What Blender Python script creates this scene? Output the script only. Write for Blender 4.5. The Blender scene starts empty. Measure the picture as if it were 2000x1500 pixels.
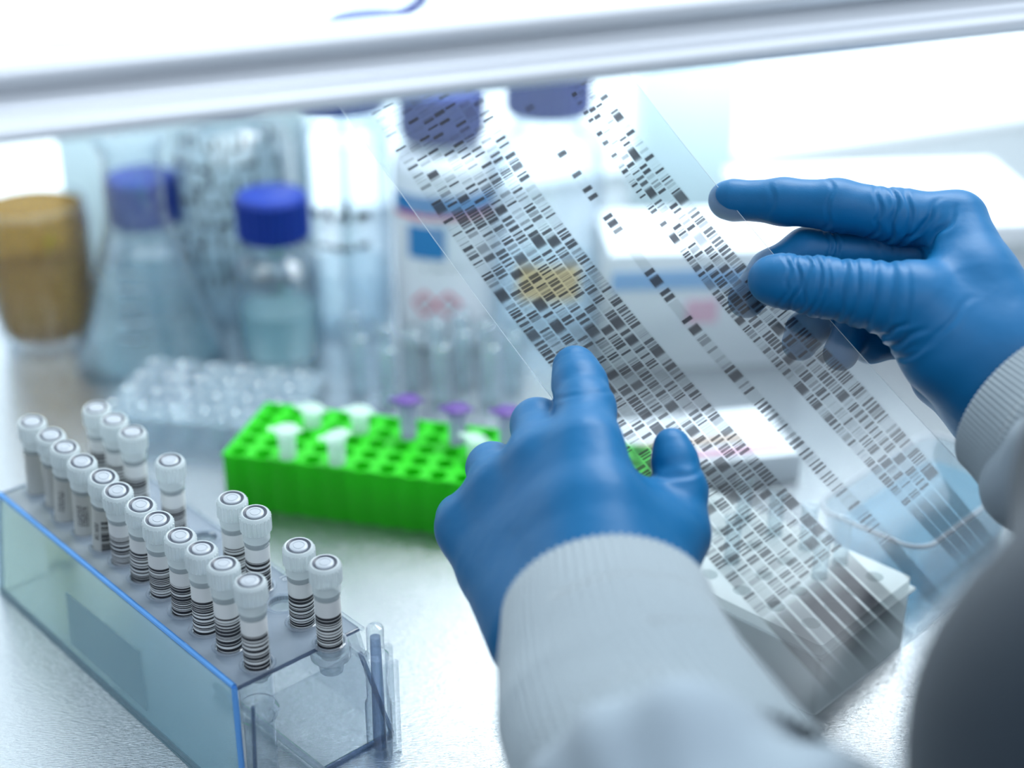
import bpy, bmesh, math, random
import numpy as np
from mathutils import Vector, Matrix, Euler

# ------------------------------------------------------------------ camera, world, lights, exposure
F_PX = 3000.0; PITCH = math.radians(26.0); CAM_H = 0.424
scene = bpy.context.scene
COL = scene.collection
cam_d = bpy.data.cameras.new('camera'); cam = bpy.data.objects.new('camera', cam_d); COL.objects.link(cam)
cam.location = (0, 0, CAM_H); cam.rotation_euler = (math.pi/2 - PITCH, 0, 0)
cam_d.sensor_width = 36; cam_d.lens = 54; cam_d.clip_start = 0.02; cam_d.clip_end = 20
cam_d.dof.use_dof = True; cam_d.dof.focus_distance = 0.640; cam_d.dof.aperture_fstop = 3.1
cam_d.dof.aperture_blades = 0
scene.camera = cam
vs = scene.view_settings
vs.view_transform = 'Standard'; vs.look = 'None'; vs.gamma = 1.0; vs.exposure = 0.38; vs.use_curve_mapping = False
scene.cycles.max_bounces = 14; scene.cycles.transparent_max_bounces = 40
scene.cycles.transmission_bounces = 10; scene.cycles.glossy_bounces = 5; scene.cycles.diffuse_bounces = 4
scene.cycles.caustics_reflective = False; scene.cycles.caustics_refractive = False
scene.cycles.sample_clamp_indirect = 6.0

world = bpy.data.worlds.new('world'); scene.world = world; world.use_nodes = True
_wn = world.node_tree; _bg = _wn.nodes['Background']; _bg.inputs[1].default_value = 1.0
_tc = _wn.nodes.new('ShaderNodeTexCoord'); _sx = _wn.nodes.new('ShaderNodeSeparateXYZ'); _cr = _wn.nodes.new('ShaderNodeValToRGB')
_mr = _wn.nodes.new('ShaderNodeMapRange'); _mr.inputs['From Min'].default_value = -1.0
_wn.links.new(_tc.outputs['Generated'], _sx.inputs[0]); _wn.links.new(_sx.outputs['Z'], _mr.inputs['Value']); _wn.links.new(_mr.outputs[0], _cr.inputs[0]); _wn.links.new(_cr.outputs[0], _bg.inputs[0])
_e = _cr.color_ramp.elements; _e[0].position = 0.35; _e[0].color = (0.03, 0.045, 0.07, 1); _e[1].position = 0.72; _e[1].color = (0.85, 0.97, 1.10, 1)
_q = _cr.color_ramp.elements.new(0.52); _q.color = (0.10, 0.13, 0.17, 1)

HX = Vector((0.921, 0.391, 0)); HY = Vector((-0.391, 0.921, 0))      # the hood's own axes (along the sash / into the hood)
def HP(a, b, h=0.0): return HX*a + HY*b + Vector((0, 0, h))

def area(name, loc, target, sx, sy, power, color):
    l = bpy.data.lights.new(name, 'AREA'); l.shape = 'RECTANGLE'; l.size = sx; l.size_y = sy
    l.energy = power; l.color = color
    o = bpy.data.objects.new(name, l); COL.objects.link(o); o.location = loc
    o.rotation_euler = (Vector(target) - Vector(loc)).to_track_quat('-Z', 'Y').to_euler()
    return o
area('hood_lamp', HP(0.62, 0.80, 0.80), HP(0.25, 0.58, 0), 0.7, 0.28, 7.6, (0.93, 0.98, 1.0))
area('back_wall_fill', HP(0.35, 0.80, 0.62), HP(0.40, 1.44, 0.22), 1.7, 0.30, 8.5, (0.90, 0.97, 1.0))  # unseen fill light, added to wash the back wall to white
area('room_ceiling_lamp', (0.55, -0.55, 1.5), (0.0, 0.5, 0.2), 0.8, 0.5, 5.5, (0.80, 0.90, 1.0))

# ------------------------------------------------------------------ helpers
sp, cp = math.sin(PITCH), math.cos(PITCH)
def P(px, py, z):                       # picture position + depth along the lens axis -> point in the room (metres)
    xr = (px-1000)/F_PX; yd = (py-750)/F_PX
    return Vector((xr*z, z*(cp - yd*sp), CAM_H - z*(sp + yd*cp)))
def PH(px, py, h=0.0):                  # picture position -> point on the horizontal plane at height h
    yd = (py-750)/F_PX
    return P(px, py, (CAM_H-h)/(sp + yd*cp))

def tag(o, label=None, cat=None, group=None, kind=None):
    if label: o['label'] = label
    if cat: o['category'] = cat
    if group: o['group'] = group
    if kind: o['kind'] = kind
    return o
def empty(name, loc, rz=0.0):
    o = bpy.data.objects.new(name, None); COL.objects.link(o); o.location = loc; o.rotation_euler = (0, 0, rz)
    o.empty_display_size = 0.01
    return o
def mesh_obj(name, verts, faces, mat=None, parent=None, smooth=True, world_space=False):
    me = bpy.data.meshes.new(name); me.from_pydata([tuple(v) for v in verts], [], [tuple(f) for f in faces]); me.update()
    if smooth: me.polygons.foreach_set('use_smooth', [True]*len(me.polygons))
    o = bpy.data.objects.new(name, me); COL.objects.link(o)
    if mat: me.materials.append(mat)
    if parent is not None:
        o.parent = parent
        if world_space: o.matrix_parent_inverse = (Matrix.Translation(parent.location) @ parent.rotation_euler.to_matrix().to_4x4()).inverted()
    return o
def autosmooth(o, ang=35):
    me = o.data; me.polygons.foreach_set('use_smooth', [True]*len(me.polygons))
    bm = bmesh.new(); bm.from_mesh(me)
    for e in bm.edges:
        if len(e.link_faces) == 2 and e.calc_face_angle(0) > math.radians(ang): e.smooth = False
    bm.to_mesh(me); bm.free(); return o

class MB:                               # collects shapes into one mesh
    def __init__(s): s.v = []; s.f = []
    def add(s, v, f):
        n = len(s.v); s.v += [Vector(x) for x in v]; s.f += [tuple(i+n for i in q) for q in f]; return s
    def box(s, c, size, M=None, bev=0.0):
        bm = bmesh.new(); bmesh.ops.create_cube(bm, size=1)
        bmesh.ops.scale(bm, vec=size, verts=bm.verts)
        if bev: bmesh.ops.bevel(bm, geom=bm.edges[:], offset=bev, segments=2, profile=0.6, affect='EDGES')
        if M is not None: bmesh.ops.transform(bm, matrix=M, verts=bm.verts)
        bmesh.ops.translate(bm, vec=c, verts=bm.verts)
        bm.verts.index_update(); s.add([v.co.copy() for v in bm.verts], [[v.index for v in f.verts] for f in bm.faces]); bm.free(); return s
    def lathe(s, prof, n=32, c=(0, 0, 0), rib=0, ribamp=0.0, ribz=(0, 0), closed=False, M=None):
        vv = []; c = Vector(c)
        for (r, z) in prof:
            for i in range(n):
                a = 2*math.pi*i/n; rr = r
                if rib and ribz[0] <= z <= ribz[1]: rr = r + ribamp*(1 if (i*rib*2//n) % 2 else -1)
                p = Vector((rr*math.cos(a), rr*math.sin(a), z))
                if M is not None: p = M @ p
                vv.append(p + c)
        ff = []
        m = len(prof)
        for j in range(m if closed else m-1):
            k = (j+1) % m
            for i in range(n): ff.append((j*n+i, j*n+(i+1) % n, k*n+(i+1) % n, k*n+i))
        s.add(vv, ff); return s
    def tube(s, pts, rad, n=10, cap=True):
        pts = [Vector(p) for p in pts]; rads = rad if isinstance(rad, (list, tuple)) else [rad]*len(pts)
        vv = []; up = None
        for i, p in enumerate(pts):
            t = (pts[min(i+1, len(pts)-1)] - pts[max(i-1, 0)]).normalized()
            if up is None: up = t.orthogonal().normalized()
            up = (up - t*up.dot(t)).normalized(); b = t.cross(up)
            for k in range(n):
                a = 2*math.pi*k/n; vv.append(p + (up*math.cos(a) + b*math.sin(a))*rads[i])
        ff = [(i*n+k, i*n+(k+1) % n, (i+1)*n+(k+1) % n, (i+1)*n+k) for i in range(len(pts)-1) for k in range(n)]
        if cap: ff += [tuple(range(n-1, -1, -1)), tuple(range((len(pts)-1)*n, len(pts)*n))]
        s.add(vv, ff); return s
    def prism(s, outline, z0, z1):
        n = len(outline)
        s.add([(x, y, z0) for x, y in outline] + [(x, y, z1) for x, y in outline],
              [tuple(range(n-1, -1, -1)), tuple(range(n, 2*n))] + [(i, (i+1) % n, n+(i+1) % n, n+i) for i in range(n)]); return s
    def build(s, name, mat, parent=None, smooth=True, ang=35, ws=False):
        o = mesh_obj(name, s.v, s.f, mat, parent, smooth, ws)
        if smooth: autosmooth(o, ang)
        return o

def round_rect(w, d, r, n=6):
    pts = []
    for cx, cy, a0 in ((w/2-r, d/2-r, 0), (-w/2+r, d/2-r, 90), (-w/2+r, -d/2+r, 180), (w/2-r, -d/2+r, 270)):
        for k in range(n+1):
            a = math.radians(a0 + 90*k/n); pts.append((cx + r*math.cos(a), cy + r*math.sin(a)))
    return pts

def boolean_cut(o, cutter_mb):
    c = mesh_obj('cutter', cutter_mb.v, cutter_mb.f, None, None, False)
    m = o.modifiers.new('b', 'BOOLEAN'); m.object = c; m.operation = 'DIFFERENCE'; m.solver = 'EXACT'
    pm = o.parent; o.parent = None
    dg = bpy.context.evaluated_depsgraph_get(); dg.update()
    me = bpy.data.meshes.new_from_object(o.evaluated_get(dg)); o.modifiers.clear(); o.data = me; o.parent = pm
    bpy.data.objects.remove(c)
    return autosmooth(o)

def text_geo(body, size):
    cu = bpy.data.curves.new('t', 'FONT'); cu.body = body; cu.size = size; cu.align_x = 'CENTER'; cu.align_y = 'CENTER'
    cu.resolution_u = 3
    o = bpy.data.objects.new('t', cu); COL.objects.link(o)
    dg = bpy.context.evaluated_depsgraph_get(); dg.update()
    me = bpy.data.meshes.new_from_object(o.evaluated_get(dg))
    v = [x.co.copy() for x in me.vertices]; f = [tuple(q.vertices) for q in me.polygons]
    bpy.data.objects.remove(o); bpy.data.meshes.remove(me)
    return v, f

# ------------------------------------------------------------------ materials
def srgb(r, g, b):
    return tuple(((c/255)/12.92 if c/255 <= 0.04045 else ((c/255+0.055)/1.055)**2.4) for c in (r, g, b)) + (1,)
def new_mat(name):
    m = bpy.data.materials.new(name); m.use_nodes = True; nt = m.node_tree; nt.nodes.clear()
    out = nt.nodes.new('ShaderNodeOutputMaterial'); return m, nt, out
def N(nt, t, **kw):
    n = nt.nodes.new(t)
    for k, v in kw.items():
        if k in n.inputs.keys(): n.inputs[k].default_value = v
        else: setattr(n, k, v)
    return n
def bump(nt, scale, strength, dist=0.0005, detail=3, stretch=None):
    tc = N(nt, 'ShaderNodeTexCoord'); no = N(nt, 'ShaderNodeTexNoise'); no.inputs['Scale'].default_value = scale; no.inputs['Detail'].default_value = detail
    if stretch:
        mp = N(nt, 'ShaderNodeMapping'); mp.inputs['Scale'].default_value = stretch[0]; mp.inputs['Rotation'].default_value = (0, 0, stretch[1])
        nt.links.new(tc.outputs['Object'], mp.inputs[0]); nt.links.new(mp.outputs[0], no.inputs['Vector'])
    else: nt.links.new(tc.outputs['Object'], no.inputs['Vector'])
    b = N(nt, 'ShaderNodeBump'); b.inputs['Strength'].default_value = strength; b.inputs['Distance'].default_value = dist
    nt.links.new(no.outputs['Fac'], b.inputs['Height']); return b, no
def solid(name, col, rough=0.5, metal=0.0, spec=0.5, bmp=None, sheen=0.0):
    m, nt, out = new_mat(name); p = N(nt, 'ShaderNodeBsdfPrincipled')
    p.inputs['Base Color'].default_value = col; p.inputs['Roughness'].default_value = rough; p.inputs['Metallic'].default_value = metal
    p.inputs['Specular IOR Level'].default_value = spec
    if sheen: p.inputs['Sheen Weight'].default_value = sheen
    if bmp: b, _ = bump(nt, *bmp); nt.links.new(b.outputs[0], p.inputs['Normal'])
    nt.links.new(p.outputs[0], out.inputs[0]); return m
def clear(name, tint=(0.93, 0.97, 0.99, 1), edge=(0.45, 0.55, 0.66, 1), edge_amt=0.6, haze=0.0, haze_col=(0.8, 0.88, 0.92, 1), rough=0.03, ior=1.45, gloss=1.0):
    """thin clear plastic or glass: see-through face-on, denser where one looks along the wall, with surface reflections"""
    m, nt, out = new_mat(name); L = nt.links
    t = N(nt, 'ShaderNodeBsdfTransparent'); lw = N(nt, 'ShaderNodeLayerWeight'); lw.inputs['Blend'].default_value = 0.35
    pw = N(nt, 'ShaderNodeMath', operation='POWER'); pw.inputs[1].default_value = 2.0; L.new(lw.outputs['Facing'], pw.inputs[0])
    ml = N(nt, 'ShaderNodeMath', operation='MULTIPLY'); ml.inputs[1].default_value = edge_amt; L.new(pw.outputs[0], ml.inputs[0])
    mc = N(nt, 'ShaderNodeMix', data_type='RGBA'); mc.inputs[6].default_value = tint; mc.inputs[7].default_value = edge
    L.new(ml.outputs[0], mc.inputs[0]); L.new(mc.outputs[2], t.inputs[0])
    base = t
    if haze:
        d = N(nt, 'ShaderNodeBsdfDiffuse'); d.inputs[0].default_value = haze_col
        tr = N(nt, 'ShaderNodeBsdfTranslucent'); tr.inputs[0].default_value = haze_col
        m1 = N(nt, 'ShaderNodeMixShader'); m1.inputs[0].default_value = 0.5; L.new(d.outputs[0], m1.inputs[1]); L.new(tr.outputs[0], m1.inputs[2])
        m2 = N(nt, 'ShaderNodeMixShader'); m2.inputs[0].default_value = haze; L.new(t.outputs[0], m2.inputs[1]); L.new(m1.outputs[0], m2.inputs[2]); base = m2
    g = N(nt, 'ShaderNodeBsdfGlossy'); g.inputs['Roughness'].default_value = rough
    p5 = N(nt, 'ShaderNodeMath', operation='POWER'); p5.inputs[1].default_value = 4.0       # Schlick reflectance, same from both sides of the wall
    l2 = N(nt, 'ShaderNodeLayerWeight'); l2.inputs['Blend'].default_value = 0.5; L.new(l2.outputs['Facing'], p5.inputs[0])
    f0 = ((ior-1)/(ior+1))**2
    fg = N(nt, 'ShaderNodeMath', operation='MULTIPLY_ADD'); fg.inputs[1].default_value = 0.75*gloss; fg.inputs[2].default_value = f0*gloss; L.new(p5.outputs[0], fg.inputs[0])
    mx = N(nt, 'ShaderNodeMixShader'); L.new(fg.outputs[0], mx.inputs[0]); L.new(base.outputs[0], mx.inputs[1]); L.new(g.outputs[0], mx.inputs[2])
    L.new(mx.outputs[0], out.inputs[0]); return m
def milky(name, col, through=0.3, rough=0.3, transl=0.5, spec=0.5):
    """cloudy plastic that lets light through"""
    m, nt, out = new_mat(name); L = nt.links
    p = N(nt, 'ShaderNodeBsdfPrincipled'); p.inputs['Base Color'].default_value = col; p.inputs['Roughness'].default_value = rough; p.inputs['Specular IOR Level'].default_value = spec
    tr = N(nt, 'ShaderNodeBsdfTranslucent'); tr.inputs[0].default_value = col
    m1 = N(nt, 'ShaderNodeMixShader'); m1.inputs[0].default_value = transl; L.new(p.outputs[0], m1.inputs[1]); L.new(tr.outputs[0], m1.inputs[2])
    t = N(nt, 'ShaderNodeBsdfTransparent')
    m2 = N(nt, 'ShaderNodeMixShader'); m2.inputs[0].default_value = through; L.new(m1.outputs[0], m2.inputs[1]); L.new(t.outputs[0], m2.inputs[2])
    L.new(m2.outputs[0], out.inputs[0]); return m

M = {}
M['wall'] = solid('white wall panel', (0.92, 0.96, 0.98, 1), 0.5)
M['bar'] = solid('white coated aluminium', (0.93, 0.95, 0.99, 1), 0.3, 0.35)
M['pane'] = clear('sash glass', (0.96, 0.985, 1.0, 1), (0.8, 0.9, 0.92, 1), 0.3, 0.005, (0.9, 0.95, 1, 1))
# brushed steel bench
def steel():
    m, nt, out = new_mat('brushed stainless steel'); L = nt.links
    p = N(nt, 'ShaderNodeBsdfPrincipled'); p.inputs['Base Color'].default_value = (0.45, 0.48, 0.505, 1); p.inputs['Metallic'].default_value = 0.95
    p.inputs['Roughness'].default_value = 0.21
    b, no = bump(nt, 900, 0.6, 0.0004, 3, ((0.35, 2.2, 1), math.radians(-23)))
    L.new(b.outputs[0], p.inputs['Normal']); L.new(p.outputs[0], out.inputs[0]); return m
M['bench'] = steel()
# nitrile glove
def glove_mat():
    m, nt, out = new_mat('blue nitrile'); L = nt.links
    p = N(nt, 'ShaderNodeBsdfPrincipled'); p.inputs['Base Color'].default_value = srgb(0, 93, 143); p.inputs['Roughness'].default_value = 0.48
    p.inputs['Specular IOR Level'].default_value = 0.28
    p.inputs['Sheen Weight'].default_value = 0.0; p.inputs['Sheen Roughness'].default_value = 0.4; p.inputs['Sheen Tint'].default_value = (0.4, 0.7, 1, 1)
    b, no = bump(nt, 1500, 0.22, 0.0002, 2)
    b2, no2 = bump(nt, 90, 0.35, 0.0012, 2)
    L.new(b2.outputs[0], b.inputs['Normal'])
    L.new(b.outputs[0], p.inputs['Normal']); L.new(p.outputs[0], out.inputs[0]); return m
M['glove'] = glove_mat()
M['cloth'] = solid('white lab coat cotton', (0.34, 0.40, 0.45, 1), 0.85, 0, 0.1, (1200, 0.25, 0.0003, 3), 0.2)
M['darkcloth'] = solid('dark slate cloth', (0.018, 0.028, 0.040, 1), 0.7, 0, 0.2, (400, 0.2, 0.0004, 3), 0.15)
M['knit'] = solid('white ribbed knit', (0.33, 0.385, 0.42, 1), 0.9, 0, 0.1, (2500, 0.4, 0.0003, 2), 0.3)
M['green'] = milky('green translucent plastic', srgb(48, 212, 28), 0.0, 0.35, 0.42)
M['purple'] = milky('purple translucent plastic', srgb(126, 96, 176), 0.12, 0.3, 0.5)
M['micro'] = milky('frosted clear plastic', (0.80, 0.92, 0.90, 1), 0.48, 0.25, 0.5)
M['micro_purple'] = milky('lilac tinted clear plastic', (0.66, 0.58, 0.85, 1), 0.5, 0.25, 0.5)
M['cap'] = milky('frosted white cap plastic', (0.74, 0.80, 0.82, 1), 0.22, 0.22, 0.45)
M['insert'] = milky('white cap disc', (0.50, 0.54, 0.59, 1), 0.0, 0.3, 0.3)
M['groove'] = solid('dark grey groove', (0.05, 0.06, 0.085, 1), 0.4)
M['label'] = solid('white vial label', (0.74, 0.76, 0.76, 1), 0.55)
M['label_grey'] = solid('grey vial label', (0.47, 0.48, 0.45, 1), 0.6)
M['ink'] = solid('black printed ink', (0.012, 0.012, 0.016, 1), 0.5)
M['vial'] = clear('clear vial plastic', (0.93, 0.96, 0.97, 1), (0.72, 0.78, 0.82, 1), 0.5, 0.25, (0.8, 0.86, 0.9, 1))
M['plate'] = milky('frosted grey rack plate', (0.32, 0.38, 0.46, 1), 0.42, 0.28, 0.25)
M['ring'] = clear('clear grey moulded plastic', (0.88, 0.92, 0.95, 1), (0.55, 0.62, 0.70, 1), 0.6, 0.25, (0.75, 0.80, 0.86, 1))
M['side'] = clear('clear side wall with blue glow tint', (0.93, 0.99, 1.0, 1), (0.45, 0.75, 1.0, 1), 0.2, 0.24, (0.38, 0.82, 1.0, 1), 0.02, 1.5)  # blue glow reflected in the wall is put into its tint and haze
M['side_yellow'] = clear('clear yellowish refraction tint', (0.98, 0.97, 0.86, 1), (0.75, 0.72, 0.40, 1), 0.5, 0.10, (0.75, 0.78, 0.45, 1), 0.02, 1.5)  # yellow refraction in the end wall is put into the tint
M['rim_blue'] = solid('polished blue edge', (0.10, 0.32, 0.72, 1), 0.12, 0.4, 0.8)
M['rack_clear'] = clear('clear acrylic', (0.96, 0.98, 0.99, 1), (0.22, 0.32, 0.48, 1), 0.8, 0.04, (0.7, 0.76, 0.82, 1), 0.02, 1.5)
M['rack_edge'] = clear('thick clear plastic edge', (0.50, 0.58, 0.70, 1), (0.10, 0.16, 0.30, 1), 1.0, 0.10, (0.5, 0.58, 0.7, 1), 0.02, 1.5)
M['lighttube'] = clear('thin clear tube plastic', (0.93, 0.96, 0.97, 1), (0.62, 0.70, 0.74, 1), 0.8, 0.05, (0.85, 0.9, 0.93, 1), 0.03, 1.45, 0.7)
M['glass'] = clear('clear laboratory glass', (0.975, 0.99, 1.0, 1), (0.30, 0.42, 0.55, 1), 0.75, 0.02, (0.85, 0.92, 0.98, 1), 0.02, 1.5)
M['wellplate'] = clear('clear polystyrene', (0.94, 0.98, 1.0, 1), (0.62, 0.74, 0.82, 1), 0.6, 0.12, (0.85, 0.95, 1.0, 1), 0.03, 1.58, 1.5)
M['teal'] = clear('pale teal liquid', (0.84, 0.98, 0.99, 1), (0.50, 0.78, 0.84, 1), 0.5, 0.28, (0.68, 0.96, 0.98, 1), 0.02, 1.33, 0.6)
M['teal2'] = clear('grey teal liquid', (0.88, 0.965, 0.98, 1), (0.50, 0.66, 0.74, 1), 0.5, 0.14, (0.66, 0.86, 0.90, 1), 0.02, 1.33, 0.6)
M['water'] = clear('colourless liquid', (0.88, 0.95, 0.98, 1), (0.6, 0.72, 0.8, 1), 0.5, 0.2, (0.8, 0.92, 0.98, 1), 0.02, 1.33, 0.6)
M['skyliquid'] = clear('pale blue liquid', (0.66, 0.86, 0.96, 1), (0.55, 0.76, 0.9, 1), 0.4, 0.25, (0.60, 0.84, 0.95, 1), 0.02, 1.33, 0.6)
def amber():
    m, nt, out = new_mat('amber liquid'); L = nt.links
    p = N(nt, 'ShaderNodeBsdfPrincipled'); p.inputs['Base Color'].default_value = srgb(140, 112, 52); p.inputs['Roughness'].default_value = 0.2
    tr = N(nt, 'ShaderNodeBsdfTranslucent'); tr.inputs[0].default_value = srgb(170, 132, 48)
    m1 = N(nt, 'ShaderNodeMixShader'); m1.inputs[0].default_value = 0.5; L.new(p.outputs[0], m1.inputs[1]); L.new(tr.outputs[0], m1.inputs[2])
    t = N(nt, 'ShaderNodeBsdfTransparent'); t.inputs[0].default_value = (0.64, 0.49, 0.20, 1)
    m2 = N(nt, 'ShaderNodeMixShader'); m2.inputs[0].default_value = 0.55; L.new(m1.outputs[0], m2.inputs[1]); L.new(t.outputs[0], m2.inputs[2])
    L.new(m2.outputs[0], out.inputs[0]); return m
M['amber'] = amber()
M['bluecap'] = solid('blue screw cap plastic', srgb(10, 44, 130), 0.45, 0, 0.3)
M['hdpe'] = solid('white bottle plastic', (0.70, 0.76, 0.82, 1), 0.4)
M['paper'] = solid('white label paper', (0.72, 0.78, 0.84, 1), 0.6)
M['labelblue'] = solid('blue label print', srgb(40, 120, 180), 0.5)
M['labelred'] = solid('red label print', srgb(205, 70, 100), 0.5)
M['labelgrey'] = solid('grey label print', srgb(90, 100, 112), 0.5)
M['carton'] = solid('white carton', (0.66, 0.70, 0.74, 1), 0.6)
M['palebox'] = solid('pale blue plastic box', (0.60, 0.78, 0.83, 1), 0.4)
M['pinkprint'] = solid('pink print', srgb(222, 170, 190), 0.6)
M['tanprint'] = solid('tan print', srgb(205, 180, 160), 0.6)
M['cream'] = solid('cream label', srgb(235, 205, 140), 0.6)
M['blueprint'] = solid('light blue print', srgb(110, 165, 215), 0.6)
M['whiterack'] = milky('white translucent rack plastic', (0.88, 0.92, 0.92, 1), 0.08, 0.4, 0.5)
M['hole'] = solid('shaded grey socket', (0.30, 0.32, 0.33, 1), 0.6)
M['palegreen'] = milky('pale green plastic', (0.70, 0.85, 0.75, 1), 0.3, 0.3, 0.5)

# film: see-through, slightly milky sheet; exposed silver density stored per vertex
def film_mat():
    m, nt, out = new_mat('autoradiograph film'); L = nt.links
    at = N(nt, 'ShaderNodeAttribute', attribute_name='band_ink')
    t = N(nt, 'ShaderNodeBsdfTransparent'); t.inputs[0].default_value = (0.84, 0.885, 0.91, 1)
    d = N(nt, 'ShaderNodeBsdfDiffuse'); d.inputs[0].default_value = (0.72, 0.82, 0.88, 1)
    tr = N(nt, 'ShaderNodeBsdfTranslucent'); tr.inputs[0].default_value = (0.78, 0.88, 0.93, 1)
    m1 = N(nt, 'ShaderNodeMixShader'); m1.inputs[0].default_value = 0.5; L.new(d.outputs[0], m1.inputs[1]); L.new(tr.outputs[0], m1.inputs[2])
    m2 = N(nt, 'ShaderNodeMixShader'); m2.inputs[0].default_value = 0.12; L.new(t.outputs[0], m2.inputs[1]); L.new(m1.outputs[0], m2.inputs[2])
    dk = N(nt, 'ShaderNodeBsdfDiffuse'); dk.inputs[0].default_value = (0.022, 0.024, 0.03, 1)
    dt = N(nt, 'ShaderNodeBsdfTransparent'); dt.inputs[0].default_value = (0.06, 0.06, 0.075, 1)
    m3 = N(nt, 'ShaderNodeMixShader'); m3.inputs[0].default_value = 0.5; L.new(dk.outputs[0], m3.inputs[1]); L.new(dt.outputs[0], m3.inputs[2])
    m4 = N(nt, 'ShaderNodeMixShader'); L.new(at.outputs['Fac'], m4.inputs[0]); L.new(m2.outputs[0], m4.inputs[1]); L.new(m3.outputs[0], m4.inputs[2])
    g = N(nt, 'ShaderNodeBsdfGlossy'); g.inputs['Roughness'].default_value = 0.12
    m5 = N(nt, 'ShaderNodeMixShader'); m5.inputs[0].default_value = 0.04; L.new(m4.outputs[0], m5.inputs[1]); L.new(g.outputs[0], m5.inputs[2])
    L.new(m5.outputs[0], out.inputs[0]); return m
M['film'] = film_mat()

# ------------------------------------------------------------------ the setting
hz = math.atan2(HX.y, HX.x)
RH = Matrix.Rotation(hz, 4, 'Z')
def slab(name, a, b, h, sa, sb, sh, mat, kind='structure'):
    mb = MB(); mb.box(HP(a, b, h), (sa, sb, sh), RH); o = mb.build(name, mat, smooth=False); o['kind'] = kind; return o
slab('floor', 0.2, 0.62, -0.015, 2.6, 1.62, 0.03, M['bench'])
slab('wall_back', 0.2, 1.44, 0.5, 2.6, 0.03, 1.06, M['wall'])
slab('floor_bright_sheet', 0.2, 1.285, 0.002, 2.4, 0.29, 0.006, solid('white floor brightener', (0.85, 0.90, 0.93, 1), 0.4))  # white sheet added so the far floor looks as bright as the wall
slab('wall_right', 1.46, 0.97, 0.5, 0.03, 0.92, 1.06, M['wall'])
slab('wall_left', -1.06, 0.97, 0.5, 0.03, 0.92, 1.06, M['wall'])
slab('ceiling', 0.2, 0.98, 1.04, 2.5, 0.9, 0.03, M['wall'])

# sash: a grooved horizontal bar under a sheet of glass
c0 = P(1000, 92, 0.50)
sash = empty('sliding_sash', c0, hz)
tag(sash, 'glass hood sash with a white grooved metal bar along its lower edge', 'sash window')
def lobe(cy, cz, r, a0, a1, n_=8): return [(cy - r*math.cos(math.radians(a0+(a1-a0)*k/n_)), cz + r*math.sin(math.radians(a0+(a1-a0)*k/n_))) for k in range(n_+1)]
prof = lobe(-0.0035, -0.0085, 0.0042, -80, 70) + [(-0.0030, -0.0038), (-0.0022, -0.0020), (-0.0022, 0.0042), (-0.0035, 0.0048)] + lobe(-0.0035, 0.0086, 0.0040, -60, 85) + [(0.0045, 0.0125), (0.006, 0.010), (0.006, -0.010), (0.004, -0.0125)]
mb = MB(); n = len(prof)
vv = [(x, y, z) for x in (-0.62, 0.95) for (y, z) in prof]
mb.add(vv, [tuple(range(n-1, -1, -1)), tuple(range(n, 2*n))] + [(i, (i+1) % n, n+(i+1) % n, n+i) for i in range(n)])
mb.build('sash_bar', M['bar'], sash, True, 60)
mb = MB(); mb.box((0.165, 0, 0.262), (1.57, 0.004, 0.50)); mb.build('sash_glass', M['pane'], sash, False)

# ------------------------------------------------------------------ cryogenic vials in the clear rack
RO = PH(62, 822, 0.092); RO.z = 0
rd = (PH(488, 1133, 0.092) - PH(62, 822, 0.092)); rd.z = 0; rd.normalize(); rn = Vector((-rd.y, rd.x, 0))
rack_ang = math.atan2(rd.y, rd.x)
def RL(s, n_, h=0.0): return RO + rd*s + rn*n_ + Vector((0, 0, h))
PLATE = 0.052
vial_spots = [  # cap centre and the point where the tube meets the plate, in the photograph
 (62, 822, 76, 960), (99, 848, 112, 985), (127, 872, 130, 1013), (160, 900, 169, 1040), (202, 930, 205, 1069), (229, 957, 243, 1096),
 (275, 985, 280, 1129), (308, 1013, 319, 1161), (352, 1045, 361, 1195), (393, 1070, 403, 1231), (436, 1100, 449, 1265), (488, 1133, 503, 1300),
 (188, 795, 203, 932), (222, 818, 235, 958), (258, 842, 270, 985), (332, 898, 343, 1042), (453, 972, 462, 1122), (498, 1000, 507, 1150), (583, 1065, 591, 1218), (634, 1098, 645, 1258)]
vial_labels = [
 'cryogenic vial with blank grey label at the far left end of the outer row',
 'cryogenic vial with pale blank label, second from the far end of the outer row',
 'cryogenic vial with a narrow block of dark marks on grey label, third in outer row',
 'cryogenic vial with the largest block of dark marks on grey label, fourth in outer row',
 'cryogenic vial whose label shows the number 009128 beside a barcode',
 'cryogenic vial with banded barcode just after the vial numbered 009128',
 'cryogenic vial with banded barcode, seventh from the far end of the outer row',
 'cryogenic vial with banded barcode, fifth from the near end of the outer row',
 'cryogenic vial with banded barcode, fourth from the near end of the outer row',
 'cryogenic vial with banded barcode, third from the near end of the outer row',
 'cryogenic vial with banded barcode, next to last at the near end of the outer row',
 'cryogenic vial with banded barcode closest to the camera at the rack corner',
 'cryogenic vial at the far end of the inner row, first of a run of three',
 'cryogenic vial in the middle of the run of three at far end of inner row',
 'cryogenic vial with tilted barcode, nearest of the run of three in the inner row',
 'cryogenic vial standing alone in the inner row between two gaps',
 'cryogenic vial with digits beside its barcode, far one of the inner row middle pair',
 'cryogenic vial with curved barcode, near one of the middle pair in the inner row',
 'cryogenic vial beside the empty ring hole, far one of the last inner pair',
 'cryogenic vial at the near end of the inner row beside the clear post']
def cyl_patch(mb, r, z0, z1, a0, a1, n=24):
    vv = []; 
    for i in range(n+1):
        a = a0 + (a1-a0)*i/n; vv += [(r*math.cos(a), r*math.sin(a), z0), (r*math.cos(a), r*math.sin(a), z1)]
    mb.add(vv, [(2*i, 2*i+2, 2*i+3, 2*i+1) for i in range(n)])
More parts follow.
